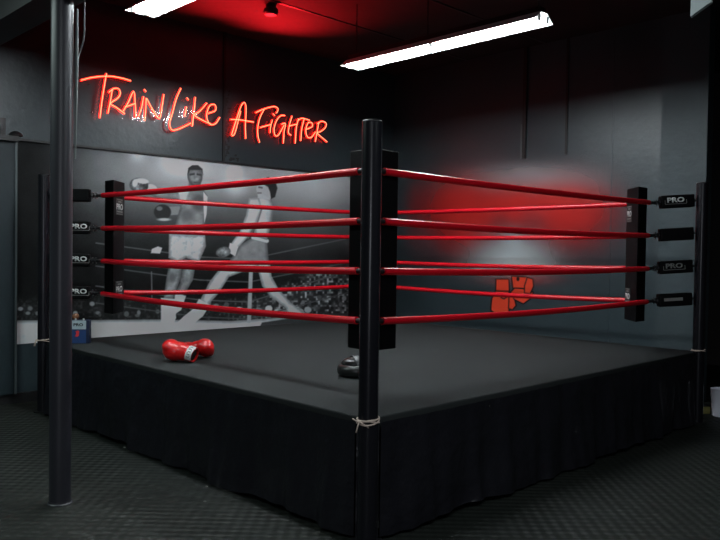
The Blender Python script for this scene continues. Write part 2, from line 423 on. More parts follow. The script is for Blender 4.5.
# left boxer
skinA = sh(75, 128, 4.5, 11)
paint(line_sd(px, py, [(148, 190), (162, 195), (184, 197)], 4.4), sh(85, 130, 5, 12) - 2 * (py - 190))
paint(ell(px, py, 151, 189, 6, 4.5, 10), 195)
paint(ell(px, py, 139, 185.5, 9.5, 7.5, 10), sh(0, 130, 3.2, 13)); paint(ell(px, py, 135, 183, 2.5, 3.5, 10), 190, 1.2)
paint(ell(px, py, 142, 181, 6, 2.4, 8), 205)
paint(line_sd(px, py, [(170, 211), (186, 210)], 4.2), 100)
paint(ell(px, py, 162.5, 212, 8.6, 7.6), 26); paint(ell(px, py, 159.5, 208.5, 3, 2.2), 80); paint(ell(px, py, 164, 219.5, 6, 1.4), 150)
paint(poly_sd(px, py, [(178, 190), (190, 187.5), (203, 189), (207.5, 196), (206, 214), (204, 236), (173, 234), (176, 222), (180, 208)]), skinA * .95)
paint(ell(px, py, 199, 203, 7, 9), 62, 3.5); paint(ell(px, py, 187, 215, 7, 6), 74, 3.5)
paint(poly_sd(px, py, [(203.5, 192), (207.5, 197), (206.5, 214), (204.5, 222), (203.6, 205)]), 170, .8)
paint(poly_sd(px, py, [(178, 190), (190, 189), (186, 200), (180, 204)]), 150, 1.6)
paint(poly_sd(px, py, [(189, 181), (200, 182), (203, 191), (188, 190)]), 80)
paint(ell(px, py, 195, 176, 7.6, 10.4, -4), sh(68, 118, 3, 14))
paint(poly_sd(px, py, [(187.5, 175), (188, 168), (192, 165), (198, 165), (202.5, 169), (203, 175), (201, 170), (190, 170)]), 36)
paint(line_sd(px, py, [(190.5, 174.5), (194, 174)], 1), 45); paint(line_sd(px, py, [(197.5, 174.3), (201, 175)], 1), 45)
paint(line_sd(px, py, [(194.5, 182.5), (200, 183)], .9), 55); paint(ell(px, py, 197, 179, 1.6, 1.2), 118, 1)
paint(poly_sd(px, py, [(169, 234), (205, 235), (206, 246), (199, 262), (186, 258), (178, 262), (168.5, 258)]), sh(105, 185, 3, 15))
paint(poly_sd(px, py, [(170, 259), (183, 262), (181, 278), (173, 299), (163.5, 299), (166, 280)]), sh(65, 135, 4, 16))
paint(poly_sd(px, py, [(184, 259), (196, 262), (193, 280), (181, 300), (173, 300), (180, 282)]), sh(60, 128, 4, 17))
paint(ell(px, py, 172, 277, 3.5, 5), 72, 2.2)
paint(poly_sd(px, py, [(161, 298), (175, 299), (176, 318), (170, 331), (154, 331), (161, 322)]), 168)
paint(poly_sd(px, py, [(175, 293), (186, 296), (181, 310), (175, 314)]), 172)
# right boxer
paint(poly_sd(px, py, [(256, 262), (270, 262), (271.5, 276), (278, 288), (290, 302), (303, 311), (309, 315), (288, 316), (286, 308), (270, 296), (262, 286)]), sh(130, 185, 4, 20))
paint(poly_sd(px, py, [(234, 258), (262, 258), (258, 266), (229, 277), (218, 294), (207, 306), (200, 300), (210, 281), (222, 266)]), sh(125, 182, 4, 21))
paint(poly_sd(px, py, [(199, 299), (210, 305), (203, 316), (192, 325), (174, 326), (183, 317), (193, 309)]), 166)
paint(poly_sd(px, py, [(240, 245), (254, 237), (267, 240), (269, 263), (228, 263), (232, 257)]), sh(84, 112, 5, 23))
paint(line_sd(px, py, [(253, 237.5), (267, 241)], 1.8), 150)
paint(poly_sd(px, py, [(252, 197), (262, 195.5), (271, 198), (274, 206), (272, 222), (267, 240), (253, 236), (256, 224), (250, 208)]), sh(120, 165, 6, 24) - 2.2 * np.clip(px - 262, 0, 99))
paint(poly_sd(px, py, [(249, 198), (259, 198), (262, 208), (256, 224), (247, 238), (237, 249), (230, 245), (240, 231), (246, 215)]), sh(140, 185, 6, 25))
paint(line_sd(px, py, [(262, 208), (257, 224), (248, 238)], .7), 72)
paint(poly_sd(px, py, [(230, 243), (238, 247), (235, 256), (228, 252)]), 195)
paint(ell(px, py, 223.5, 252, 7.5, 5.2, -12), sh(35, 170, 2.6, 26))
paint(poly_sd(px, py, [(257, 190), (268, 192), (270, 200), (258, 198)]), 135)
paint(poly_sd(px, py, [(258, 184), (263, 180), (270, 180), (275, 186), (275, 194), (270, 199), (262, 194), (257.5, 194), (256, 189)]), 128)
paint(poly_sd(px, py, [(262, 181), (268, 177), (275, 180), (277.5, 188), (275, 197), (271, 199), (270, 192), (268, 187), (263, 184)]), 26)
paint(line_sd(px, py, [(259, 187.2), (262, 187.8)], .7), 55); paint(line_sd(px, py, [(257.8, 193), (261, 193)], .6), 70)
L = np.clip(L + 7 * (rs.rand(*L.shape) - .5), 3, 235)
lin = ((L / 255 + .055) / 1.055) ** 2.4
MG = 3.3
col = np.stack([lin * .93, lin * 1.0, lin * 1.03], -1) * MG
mm = attr_mat('printed_mural_paper', rough=.6, spec=.12)
mu = print_grid('wall_mural', P, np.clip(col, 0, .9), mm)
tag(mu, 'large black and white photo mural of two boxers fighting, below the neon sign', 'mural')

# --- logo on the right wall: hazy red and white emblem with crisp painted gloves
AD = A2 - .005
b0, b1 = on_wall(655, 200, a=AD)[0], on_wall(396.5, 200, a=AD)[0]
P = grid(b1, b0, .72, 2.95, 520, 420, lambda b, z: (N[0] + AD * V[0] + b * U[0], N[1] + AD * V[1] + b * U[1], z))
px, py = project(P)
wall_l = np.array([.058, .078, .086])
Cc = np.zeros(px.shape + (3,)); Al = np.zeros(px.shape)
def over(k, c):
    global Cc, Al
    k = np.clip(k, 0, 1); na = k + Al * (1 - k)
    Cc = (np.array(c)[None, None] * k[..., None] + Cc * (Al * (1 - k))[..., None]) / np.maximum(na, 1e-5)[..., None]; Al = na
def blob(sd, soft): return ss(sd, -soft, soft)
RD = (.60, .022, .018); WH = (.52, .60, .62)
MO = .92 + .2 * noise2(px, py, 13, 31)                          # mottling of the sprayed colour
G = lambda cx, cy, rx, ry, p=2: MO * np.exp(-(np.hypot((px - cx) / rx, (py - cy) / ry)) ** min(p, 2.3))
over(.62 * G(532, 182, 66, 18, 3), WH)
over(.6 * G(508, 214, 108, 38, 4), (.34, .018, .022))
over(.92 * G(462, 212, 28, 33, 3), RD)
over(.92 * G(518, 205, 78, 20, 3), RD)
over(.80 * G(570, 212, 32, 30, 3), RD)
over(.32 * G(533, 221, 15, 13, 2.5), (.06, .055, .065))
over(.50 * G(500, 222, 12, 10, 2.5), (.16, .03, .035))
over(.50 * G(512, 242, 11, 12, 2.5), WH)
over(.85 * G(512, 257, 36, 18, 3), WH)
over(.5 * G(512, 264, 40, 8, 3), (.8, .85, .85))
over(.35 * G(520, 279, 34, 6, 3), RD)
GR = (.85, .07, .03); IN = (.006, .008, .010)
z4 = lambda pts: [(470 + x / 7.711, 260 + y / 7.711) for x, y in pts]
def shape(pts, inflate=1.3):
    sd = poly_sd(px, py, z4(pts))
    over(blob(sd + inflate, .6), IN); over(blob(sd, .6), GR)
shape([(205, 150), (295, 152), (298, 238), (203, 240)])
shape([(200, 244), (295, 246), (300, 290), (295, 405), (190, 405), (165, 385), (172, 300)])
shape([(305, 285), (335, 290), (350, 350), (325, 378), (302, 370)])
shape([(325, 130), (435, 135), (425, 215), (335, 212)])
shape([(318, 250), (345, 222), (410, 226), (450, 262), (482, 250), (470, 290), (410, 332), (345, 300)])
shape([(445, 140), (480, 150), (485, 200), (460, 258), (425, 250), (425, 200)])
over(blob(ell(px, py, 518, 279, 1.6, 2.2), .5), IN)
over(blob(line_sd(px, py, z4([(240, 290), (262, 300), (280, 288)]), .7), .5), IN)
bb, zz = np.meshgrid(np.linspace(0, 1, px.shape[1]), np.linspace(0, 1, px.shape[0]))
Al = Al * ss(bb, 0, .1) * ss(1 - bb, 0, .15) * ss(1 - zz, 0, .18)
Al = np.where(Al < .012, 0, Al)
lg = print_grid('wall_logo', P, Cc, attr_mat('painted_logo', alpha=True, rough=.4), alpha=Al)
tag(lg, 'hazy red and white painted wall emblem with two cartoon boxing gloves below it', 'wall art')

# ------------------------------------------------------------------ neon sign
def za(pts): return [(75 + x / 4.5, 65 + y / 4.5) for x, y in pts]
def zb(pts): return [(220 + x / 6, 95 + y / 6) for x, y in pts]
neon = [
 ('T', za, [[(25, 69), (80, 56), (150, 51), (210, 60), (250, 72)], [(140, 38), (131, 90), (120, 160), (110, 238)]]),
 ('R', za, [[(166, 112), (156, 170), (146, 218)], [(150, 124), (172, 107), (194, 108), (202, 128), (190, 150), (158, 174), (185, 192), (222, 220)]]),
 ('A', za, [[(215, 208), (238, 168), (262, 120), (269, 172), (271, 236)], [(222, 190), (268, 174)]]),
 ('I', za, [[(307, 142), (298, 190), (284, 232)], [(310, 110), (318, 120)]]),
 ('N', za, [[(318, 150), (316, 200), (312, 250)], [(320, 150), (350, 205), (378, 240), (390, 185), (398, 132)]]),
 ('L', za, [[(475, 105), (455, 150), (437, 215), (424, 262), (434, 292), (465, 288), (520, 262)]]),
 ('I', za, [[(500, 188), (492, 232)], [(502, 148), (510, 158)]]),
 ('K', za, [[(540, 145), (534, 205), (526, 275)], [(592, 172), (560, 208), (536, 226), (570, 248), (610, 266)]]),
 ('E', za, [[(598, 218), (630, 205), (628, 180), (604, 184), (590, 228), (604, 266), (630, 264), (650, 236)]]),
 ('A', zb, [[(66, 240), (82, 190), (108, 110), (130, 56), (148, 50), (154, 90), (150, 180), (152, 262)], [(70, 246), (88, 225), (122, 96)], [(60, 147), (120, 150), (200, 163)]]),
 ('F', zb, [[(212, 106), (260, 85), (318, 70), (344, 80), (342, 100), (334, 108)], [(262, 86), (236, 140), (224, 200), (226, 250), (236, 285)], [(238, 196), (300, 178)]]),
 ('I', zb, [[(312, 150), (301, 190), (298, 228)], [(316, 112), (326, 124)]]),
 ('G', zb, [[(388, 124), (364, 124), (338, 152), (322, 202), (328, 242), (348, 240), (382, 180)], [(366, 176), (390, 172), (382, 222), (378, 290)]]),
 ('H', zb, [[(430, 126), (414, 180), (408, 226), (424, 242)], [(414, 186), (455, 176)], [(468, 142), (455, 200), (449, 290)]]),
 ('T', zb, [[(468, 150), (492, 140), (536, 152)], [(502, 144), (488, 205), (482, 275)]]),
 ('E', zb, [[(512, 208), (550, 190), (548, 168), (526, 168), (512, 210), (522, 252), (546, 254), (570, 222)]]),
 ('R', zb, [[(590, 166), (580, 220), (570, 280)], [(580, 172), (610, 158), (635, 172), (628, 198), (600, 220), (580, 228), (610, 256), (640, 282)]]),
]
BN = A1 - .072
def wpt(x, y, b):
    al, z = on_wall(x, y, b=b); return W(al, b, z)
c0 = wpt(205, 125, BN)
sign = empty('neon_sign', c0, 'glowing red neon sign reading TRAIN LIKE A FIGHTER mounted high on the dark back wall', 'neon sign')
for ch, fn, strokes in neon:
    o = None
    for st in strokes:
        bm = bmesh.new(); pix = fn(st)
        back = catmull([wpt(x, y, BN) for x, y in pix], 5)
        tube(bm, back, .0115, 10, 0)
        nf = Vector((-U[0], -U[1], 0)) * .0100
        tube(bm, [q + nf for q in back], .0048, 8, 1)
        if o is None: o = link('letter', bm, [M['neon'], M['core']], sign, True, 60)
        else:
            k = link('stroke', bm, [M['neon'], M['core']], sign, True, 60); k.parent = o
            k.matrix_parent_inverse = Matrix(); k.matrix_parent_inverse = (Matrix.Translation(c0) @ Matrix.Translation(-c0)).inverted()
# clear backing cut to follow the strokes, leaning very slightly off the wall
pa0, pa1 = on_wall(166, 110, b=A1)[0], on_wall(221, 118, b=A1)[0]
for wi, sel in enumerate((neon[:5], neon[5:9], neon[9:])):
    bm = bmesh.new(); kk = 0
    for ch_, fn, strokes in sel:
        for st in strokes:
            kk += 1; cs = [on_wall(q[0], q[1], b=BN) for q in fn(st)]
            cs = catmull([(q[0], q[1], 0) for q in cs], 3)
            cs = [cs[0] - (cs[1] - cs[0]).normalized() * .02] + cs + [cs[-1] + (cs[-1] - cs[-2]).normalized() * .02]
            vs = []
            for i_ in range(len(cs)):
                t_ = (cs[min(i_ + 1, len(cs) - 1)] - cs[max(i_ - 1, 0)]).normalized(); nn = Vector((-t_.y, t_.x, 0)) * .042
                row = []
                for q in (cs[i_] + nn, cs[i_] - nn):
                    f_ = (q.x - pa0) / (pa1 - pa0) if wi == 1 else .3
                    row.append(bm.verts.new(W(q.x, A1 - .006 - .044 * f_ - .0004 * kk, q.y)))
                vs.append(row)
            for i_ in range(len(vs) - 1): bm.faces.new((vs[i_][0], vs[i_ + 1][0], vs[i_ + 1][1], vs[i_][1]))
    link('backing_panel', bm, M['acrylic'], sign)
for x, y in [(90, 84), (212, 104), (92, 112), (214, 126), (232, 108), (322, 120), (234, 134), (324, 140)]:
    bm = bmesh.new(); p = wpt(x, y, A1 - .05); tube(bm, [p, p + Vector((U[0], U[1], 0)) * .05], .006, 8)
    link('standoff', bm, M['steel'], sign, True)

# ------------------------------------------------------------------ ring platform
ch = .085
def octo(e=0):                         # chamfered ring outline, grown by e
    s0, s1 = -e, S + e; c = ch
    return [(s0 + c, s0), (s1 - c, s0), (s1, s0 + c), (s1, s1 - c), (s1 - c, s1), (s0 + c, s1), (s0, s1 - c), (s0, s0 + c)]
ctr = W(S / 2, S / 2, 0)
plat = empty('ring_platform', ctr, 'raised square boxing ring platform with charcoal canvas and black fabric skirt', 'boxing ring')
bm = bmesh.new(); prism(bm, [W(a, b, HF - .06) for a, b in octo(0)], Vector((0, 0, .06)))
bmesh.ops.bevel(bm, geom=[e for e in bm.edges if all(v.co.z > HF - .01 for v in e.verts)], offset=.012, segments=3, profile=.6, affect='EDGES')
link('canvas', bm, M['canvas'], plat, True, 50)
bm = bmesh.new(); prism(bm, [W(a, b, .02) for a, b in octo(-.12)], Vector((0, 0, HF - .1))); link('frame', bm, M['black'], plat)
def skirt(p0, p1, nrm, seed, flare=.008, amp=.036):
    r = random.Random(seed); ph = [r.uniform(0, 6.28) for _ in range(8)]
    n, mz = 260, 26
    L_ = (p1 - p0).length; d = (p1 - p0).normalized(); bm = bmesh.new(); rows = []
    for j in range(mz + 1):
        h = j / mz; row = []; z = HF - .028 - h * (HF - .05)
        for i in range(n + 1):
            x = i / n * L_
            env = min(1, x / .12, (L_ - x) / .12)
            w = .5 * math.sin(x * 11 + ph[0] + 1.2 * math.sin(x * 2.3 + ph[1])) + .35 * math.sin(x * 23 + ph[2] + h * 1.1) + .3 * math.sin(x * 4.7 + ph[3] + h * 2.0) + .16 * math.sin(x * 41 + ph[4] - h)
            diag = .35 * math.sin(x * 6 + h * 5 + ph[5]) * h
            w = .8 * w + .5 * (1 - abs(math.sin(x * 6.5 + ph[7] + .8 * math.sin(x * 2.1) - .5 * h))) ** 2.2 - .2 
            off = .012 + env * (amp * (.25 + .75 * h) * (1 + w + diag) + flare * h ** 2.5)
            zz = z
            if j == mz: zz = .018 + max(0, .02 * math.sin(x * 3.1 + ph[6]))
            row.append(bm.verts.new(p0 + d * x + nrm * off + Vector((0, 0, zz))))
        rows.append(row)
    for j in range(mz):
        for i in range(n): bm.faces.new((rows[j][i], rows[j][i + 1], rows[j + 1][i + 1], rows[j + 1][i]))
    return bm
u3, v3 = Vector((U[0], U[1], 0)), Vector((V[0], V[1], 0))
link('skirt', skirt(W(0, ch), W(0, S - ch), -v3, 4), M['skirt'], plat, True, 180)
link('skirt', skirt(W(ch, 0), W(S - ch, 0), -u3, 9), M['skirt'], plat, True, 180)
link('skirt', skirt(W(ch, S), W(S - ch, S), u3, 12, .02, .015), M['skirt'], plat, True, 180)
link('skirt', skirt(W(S, ch), W(S, S - ch), v3, 15, .02, .015), M['skirt'], plat, True, 180)
# little skirts closing the chamfered corners
for (a0, b0_, a1, b1_) in [(ch, 0, 0, ch), (S - ch, 0, S, ch), (0, S - ch, ch, S), (S, S - ch, S - ch, S)]:
    bm = bmesh.new(); p, q = W(a0, b0_, .01), W(a1, b1_, .01)
    n_ = Vector((0, 0, 1)).cross((q - p).normalized()) * .004
    prism(bm, [p, q, q + n_, p + n_], Vector((0, 0, HF - .06)))
    link('corner_flap', bm, M['skirt'], plat)
# skirt hem corner lying out on the floor
bm = bmesh.new(); h0, h1, h2 = on_z(145, 455, .004), on_z(160, 459, .004), on_z(153, 445, .004) + Vector((0, 0, .05))
vs = [bm.verts.new(q) for q in (h0, h1, h2 + Vector((.02, 0, .01)), W(0.0, 2.2, .12), W(0, 2.45, .10))]
bm.faces.new((vs[0], vs[1], vs[2])); bm.faces.new((vs[1], vs[3], vs[2])); bm.faces.new((vs[0], vs[2], vs[4])); bm.faces.new((vs[2], vs[3], vs[4]))
link('loose_hem', bm, M['skirt'], plat, True)
for x, y in [(489, 406), (539, 402.5), (560, 399), (577, 395), (595, 391.5), (612, 387.5), (628, 383)]:
    b_, = (0.0,); d = ray(x, y); t_ = ((N - .012 * U) @ U) / (d[:2] @ U); q = Vector(d * t_) + Vector((0, 0, CZ))
    bm = bmesh.new(); lathe(bm, q, [(.006, 0), (.006, .006), (.003, .008)], 10, -u3); link('eyelet', bm, M['steel'], plat, True)
# canvas seam stitched across the mat
# ------------------------------------------------------------------ posts, pads, turnbuckles
corners = {
 'near': ((0, 0), (1, 1)), 'left': ((0, S), (1, -1)), 'right': ((S, 0), (-1, 1)), 'far': ((S, S), (-1, -1))}
ZP0, ZP1 = .928, 2.142
DC = {'near': .5635, 'left': .50, 'right': .435, 'far': .5635}
Rp = .052
def inward(c):
    (a, b), (sa, sb) = corners[c]
    d = (v3 * sa + u3 * sb) / math.sqrt(2)
    return W(a, b), d
WHERE = {'near': 'directly behind the front post', 'left': 'by the steel column', 'right': 'by the white bin', 'far': 'at the hidden back corner'}
post_lab = {'near': 'tall glossy black ring corner post standing in front, off white cord knotted round it',
            'left': 'black ring corner post beside the steel column, in front of the mural',
            'right': 'black ring corner post by the white bin, at the end of the emblem wall',
            'far': 'black ring corner post hidden behind the front post'}
pad_lab = {'near': 'large black corner pad directly behind the front post',
           'left': 'black corner pad with small PRO patches, near the steel column and mural',
           'right': 'black corner pad with small PRO patches, in front of the emblem wall',
           'far': 'black corner pad at the back ring corner, hidden behind the front post'}
names = ['top', 'second', 'third', 'bottom']
for c in ('near', 'left', 'right', 'far'):
    P0, d = inward(c); perp = Vector((0, 0, 1)).cross(d)
    t = empty('corner_post', P0, post_lab[c], 'ring post', 'ring corner posts')
    bm = bmesh.new(); tube(bm, [P0 + Vector((0, 0, .008)), P0 + Vector((0, 0, PT - .004))], Rp, 36); link('post_tube', bm, M['post'], t, True)
    bm = bmesh.new(); lathe(bm, P0 + Vector((0, 0, PT - .006)), [(Rp * 1.02, 0), (Rp * 1.02, .004), (Rp * .9, .010), (.01, .012)], 36); link('post_cap', bm, M['black'], t, True)
    bm = bmesh.new(); obox(bm, P0 + Vector((0, 0, .005)), d, perp, (0, 0, 1), .106, .16, .01); link('foot_plate', bm, M['black'], t)
    # pad: trapezoid section, slanted back flanks follow the ropes
    sec = [(.640, -.037), (.748, -.145), (.762, -.150), (.762, .150), (.748, .145), (.640, .037)]
    t = empty('corner_pad', P0 + d * .66 + Vector((0, 0, ZP0)), pad_lab[c], 'corner pad', 'ring corner pads')
    bm = bmesh.new(); prism(bm, [P0 + d * (x + DC[c] - .5635) + perp * y + Vector((.016 if c == 'near' else 0, 0, ZP0)) for x, y in sec], Vector((0, 0, ZP1 - ZP0)))
    bevel(bm, .010, 3); link('cushion', bm, M['pad'], t, True)
    if c in ('left', 'right'):
        for z, nm in ((ZP1 - .235, 0), (ZP0 + .22, 1)):
            k = (.0 if c == 'left' else -.065)
            o_ = P0 + d * (.7625 + DC[c] - .5635) + perp * k + Vector((0, 0, z))
            right = perp if c == 'left' else perp
            rt = Vector((0, 0, 1)).cross(d)       # reading direction seen from inside the ring
            bm = bmesh.new(); obox(bm, o_, rt, d, (0, 0, 1), (.20 if c == 'left' else .14), .004, .150); pt = link('logo_patch', bm, M['black'], t)
            for dz, hh, ww in ((.066, .006, .09), (-.066, .006, .09), (-.045, .012, .09), (.046, .012, .05)):
                bm = bmesh.new(); obox(bm, o_ + d * .003 + Vector((0, 0, dz)), rt, d, (0, 0, 1), ww * (1.7 if c == 'left' else 1.1), .003, hh); link('patch_line', bm, M['greyprint'], pt)
            text_mesh('PRO', o_ + d * .003, rt, (0, 0, 1), .055, M['white'], 'lettering', pt, bold=.02, width=.17 if c == 'left' else .11)
    # turnbuckles
    for k in range(4):
        z = H0 + (3 - k) * DH
        rise = .028 if c == 'right' else 0
        lab = WHERE[c]
        if c == 'far' : continue
        pA = P0 + d * (Rp + .002) + Vector((0, 0, z + rise)); pB = P0 + d * (DC[c] + .02) + Vector((0, 0, z))
        ax = (pB - pA).normalized(); upv = ax.cross(perp) * -1
        if upv.z < 0: upv = -upv
        t = empty('turnbuckle', pA, '%s padded black turnbuckle between post and corner pad, %s' % ({'third': 'third from top', 'second': 'second from top'}.get(names[k], names[k]), lab), 'turnbuckle', 'turnbuckles')
        bm = bmesh.new(); LS = DC[c] - .13; LS -= .02 if c == 'left' else 0; obox(bm, pA + ax * (.025 + LS / 2), ax, perp, upv, LS, .075, .118); bevel(bm, .018, 3); sl = link('sleeve', bm, M['pad'], t, True)
        bm = bmesh.new(); tube(bm, [pA, pB], .013, 12); link('threaded_rod', bm, M['black'], t, True)
        bm = bmesh.new()
        for rr in (0, .03):
            rg = [pB - ax * (.035 + rr) + (perp * math.cos(q) + upv * math.sin(q)) * .026 for q in [i * PI / 8 for i in range(17)]]
            tube(bm, rg, .005, 8)
        link('ring_buckle', bm, M['steel'] if (c, k) in (('left', 0),) else M['black_metal'], t, True)
        side = -perp if (-perp).y < 0 else perp      # flank facing the viewer
        rt = Vector((0, 0, 1)).cross(side)           # reading direction for a viewer in front of that flank
        rt = -rt if rt.x < 0 else rt
        rt = (ax if ax.dot(rt) > 0 else -ax)
        if c in ('left', 'right'):
            o_ = pA + ax * (.20 if c == 'right' else .285) + side * .039 + upv * .006
            bright = {('left', 1): 1, ('left', 2): .6, ('left', 3): .6, ('right', 0): 1, ('right', 2): .5}.get((c, k), .2)
            mt = M['white'] if bright > .5 else M['greyprint']
            if bright > .3:
                text_mesh('PRO', o_ + upv * .008, rt, upv, .046, mt, 'lettering', sl, bold=.035, width=.155)
                bm = bmesh.new()
                obox(bm, o_ - upv * .028, rt, side, upv, .19, .002, .004); obox(bm, o_ + rt * .097 - upv * .010, rt, side, upv, .004, .002, .036); obox(bm, o_ - rt * .097 - upv * .010, rt, side, upv, .004, .002, .036)
                link('label_border', bm, M['greyprint'], sl)
            elif k == 3:
                bm = bmesh.new(); obox(bm, o_, rt, side, upv, .17, .002, .028); link('label_strip', bm, M['greyprint'], sl)
        if c == 'near':
            pass

# ------------------------------------------------------------------ ropes
sides = [('near left', 'near', 'left', 'between the front post and the corner by steel column'),
         ('near right', 'near', 'right', 'between the front post and the corner by white bin'),
         ('far left', 'far', 'left', 'strung along the boxer mural'),
         ('far right', 'far', 'right', 'strung along the wall with the red emblem')]
order = {'top': 'top', 'second': 'second highest', 'third': 'third highest', 'bottom': 'lowest'}
for sn, c0_, c1_, tx in sides:
    for k in range(4):
        z = H0 + (3 - k) * DH
        Pa, da = inward(c0_); Pb, db = inward(c1_)
        A_ = Pa + da * DC[c0_] + Vector((0, 0, z)); B_ = Pb + db * DC[c1_] + Vector((0, 0, z))
        ax = (B_ - A_).normalized(); LL = (B_ - A_).length
        sag = .012 + .004 * k
        f = lambda s_: A_ + ax * s_ - Vector((0, 0, sag * 4 * (s_ / LL) * (1 - s_ / LL)))
        t = empty('ring_rope', A_ + ax * LL / 2 - Vector((0, 0, .05)), '%s red ring rope %s' % (order[names[k]], tx), 'ring rope', 'ring ropes')
        t0 = .105
        bm = bmesh.new(); tube(bm, [f(t0 + (LL - 2 * t0) * i / 24) for i in range(25)], .0235, 20); link('rope_cover', bm, M['rope'], t, True, 60)
        for s0_, s1_ in ((.034, t0 + .002), (LL - t0 - .002, LL - .034)):
            bm = bmesh.new(); tube(bm, [f(s0_), f(s1_)], .016, 14); link('end_fitting', bm, M['black'], t, True, 60)

# ------------------------------------------------------------------ cord ties on the posts
def tie(c, z, wraps, tail, lab, m):
    P0, d = inward(c); R = Rp + .006; pts = []
    for i in range(wraps * 24 + 1):
        q = i / 24 * 2 * PI
        pts.append(P0 + Vector((math.cos(q) * R, math.sin(q) * R, z + .010 * math.sin(q * .73) + .007 * math.sin(q * 1.5 + 1) + .004 * math.cos(q))))
    t = empty('cord_tie', P0 + Vector((0, 0, z)), lab, 'cord', 'cords tied round the posts')
    bm = bmesh.new(); tube(bm, pts, .0042, 8); link('wrap', bm, m, t, True, 180)
    k0 = P0 + Vector((-R * .8, -R * .75, z))
    bm = bmesh.new()
    for s_, dz in tail: tube(bm, catmull([k0, k0 + Vector((s_ * .4, -.012, dz * .3)), k0 + Vector((s_, -.008, dz))]), .0036, 8)
    ellipsoid(bm, k0, (.011, .009, .010), seg=12); link('knot', bm, m, t, True, 180)
tie('near', HF - .005, 4, [(-.015, -.055), (.05, -.03), (-.035, .018)], 'off white cord wrapped and knotted round the front post at canvas level', M['cord'])
tie('left', HF + .01, 2, [(.07, .012), (-.01, -.05), (-.02, -.05)], 'pale cord tied round the corner post by the steel column', M['cord'])
tie('right', HF + .01, 2, [(.04, .0), (-.05, .005)], 'pale cord tied round the corner post by the white bin', M['cord'])
bm = bmesh.new(); e0 = W(-.02, -.10)
e0 = on_z(377, 534, .05)
tube(bm, [Vector((e0.x, e0.y + .02, .36)), Vector((e0.x + .004, e0.y, .12))], .0035, 8); g = tag(link('dangling_strap', bm, M['black'], None, True), 'thin black strap with silver tip hanging at the foot of the front post', 'strap')
bm = bmesh.new(); tube(bm, [Vector((e0.x + .004, e0.y, .12)), Vector((e0.x + .004, e0.y, .085))], .004, 8)
o = link('tip', bm, M['steel'], None, True); o.parent = g

# ------------------------------------------------------------------ boxing gloves
def glove(origin, yaw, pitch, roll, k, label, with_patch):
    R = Matrix.Rotation(yaw, 3, 'Z') @ Matrix.Rotation(-pitch, 3, 'Y') @ Matrix.Rotation(roll, 3, 'X')
    org = Vector(origin)
    X = lambda p: org + R @ (Vector(p) * k)
    r3 = lambda p: tuple(q * k for q in p)
    t = empty('boxing_glove', org, label, 'boxing glove', 'red boxing gloves on the canvas')
    bm = bmesh.new()                                             # +x = fist direction
    ellipsoid(bm, X((.035, 0, .070)), r3((.078, .070, .066)), R)
    ellipsoid(bm, X((.062, 0, .045)), r3((.056, .070, .046)), R)
    ellipsoid(bm, X((-.02, 0, .064)), r3((.075, .060, .056)), R)
    tube(bm, [X((-.075, 0, .056)), X((-.02, 0, .06))], [.050 * k, .056 * k], 24)
    tube(bm, [X((-.035, .05, .05)), X((.01, .082, .052)), X((.05, .080, .055))], [.020 * k, .028 * k, .025 * k], 16)
    ellipsoid(bm, X((.055, .079, .055)), r3((.028, .027, .026)), R)
    o = link('glove_body', bm, M['glove'], t)
    md = o.modifiers.new('r', 'REMESH'); md.mode = 'VOXEL'; md.voxel_size = .006
    sm = o.modifiers.new('s', 'SMOOTH'); sm.iterations = 5; sm.factor = .6
    evaluated(o)
    prof = [(.048, -.118), (.054, -.120), (.058, -.114), (.056, -.09), (.053, -.066), (.050, -.062), (.046, -.068), (.048, -.09), (.048, -.118)]
    axx = R @ Vector((1, 0, 0)); c = X((0, 0, .058)); seg = 32
    ey = R @ Vector((0, 1, 0)); ez = R @ Vector((0, 0, 1)); bm = bmesh.new()
    rings = [[bm.verts.new(c + (axx * h + (ey * math.cos(2 * PI * q / seg) * 1.12 + ez * math.sin(2 * PI * q / seg) * .88) * r) * k) for q in range(seg)] for r, h in prof]
    for i in range(len(rings) - 1):
        for q in range(seg): bm.faces.new((rings[i][q], rings[i][(q + 1) % seg], rings[i + 1][(q + 1) % seg], rings[i + 1][q]))
    link('cuff', bm, M['glove'], t, True, 60)
    bm = bmesh.new(); lathe(bm, c, [(.040 * k, -.110 * k), (.040 * k, -.104 * k)], 24, axx); link('lining', bm, M['black'], t, True)
    if with_patch:                                               # white name band round the cuff
        bm = bmesh.new(); lo, hi = with_patch; n = 18; R1 = .0605
        ra = []
        dirn = lambda q: ey * math.cos(q) * 1.12 + ez * math.sin(q) * .88
        for j in range(n + 1):
            dr = dirn(lo + (hi - lo) * j / n)
            ra.append([bm.verts.new(c + (axx * h + dr * r_) * k) for r_, h in ((R1, -.119), (R1, -.076), (R1 - .004, -.076), (R1 - .004, -.119))])
        for j in range(n):
            for q in range(4): bm.faces.new((ra[j][q], ra[j][(q + 1) % 4], ra[j + 1][(q + 1) % 4], ra[j + 1][q]))
        bm.faces.new(ra[0]); bm.faces.new(ra[-1][::-1])
        pt = link('name_band', bm, M['white'], t, True, 50)
        bm = bmesh.new()                                         # small dark lettering marks
        for j in range(9):
            q = lo + (hi - lo) * (.2 + .6 * j / 8); dr = dirn(q)
            tg = (-ey * math.sin(q) * 1.12 + ez * math.cos(q) * .88)
            if j % 2 == 0: obox(bm, c + (axx * -.098 + dr * (R1 + .001)) * k, axx, tg, dr, .022, .005, .001)
            else: obox(bm, c + (axx * (-.108 if j % 4 == 1 else -.088) + dr * (R1 + .001)) * k, axx, tg, dr, .004, .011, .001)
        o = link('lettering', bm, M['black'], t); o.parent = pt; o.matrix_parent_inverse = Matrix()
        for o_ in (pt,): pass
    zmin = min((v.co.z for ch_ in t.children for v in ch_.data.vertices))
    t.location.z += HF + .001 - zmin
    return t
g1 = on_z(180, 362, HF); g2 = on_z(198, 359, HF)
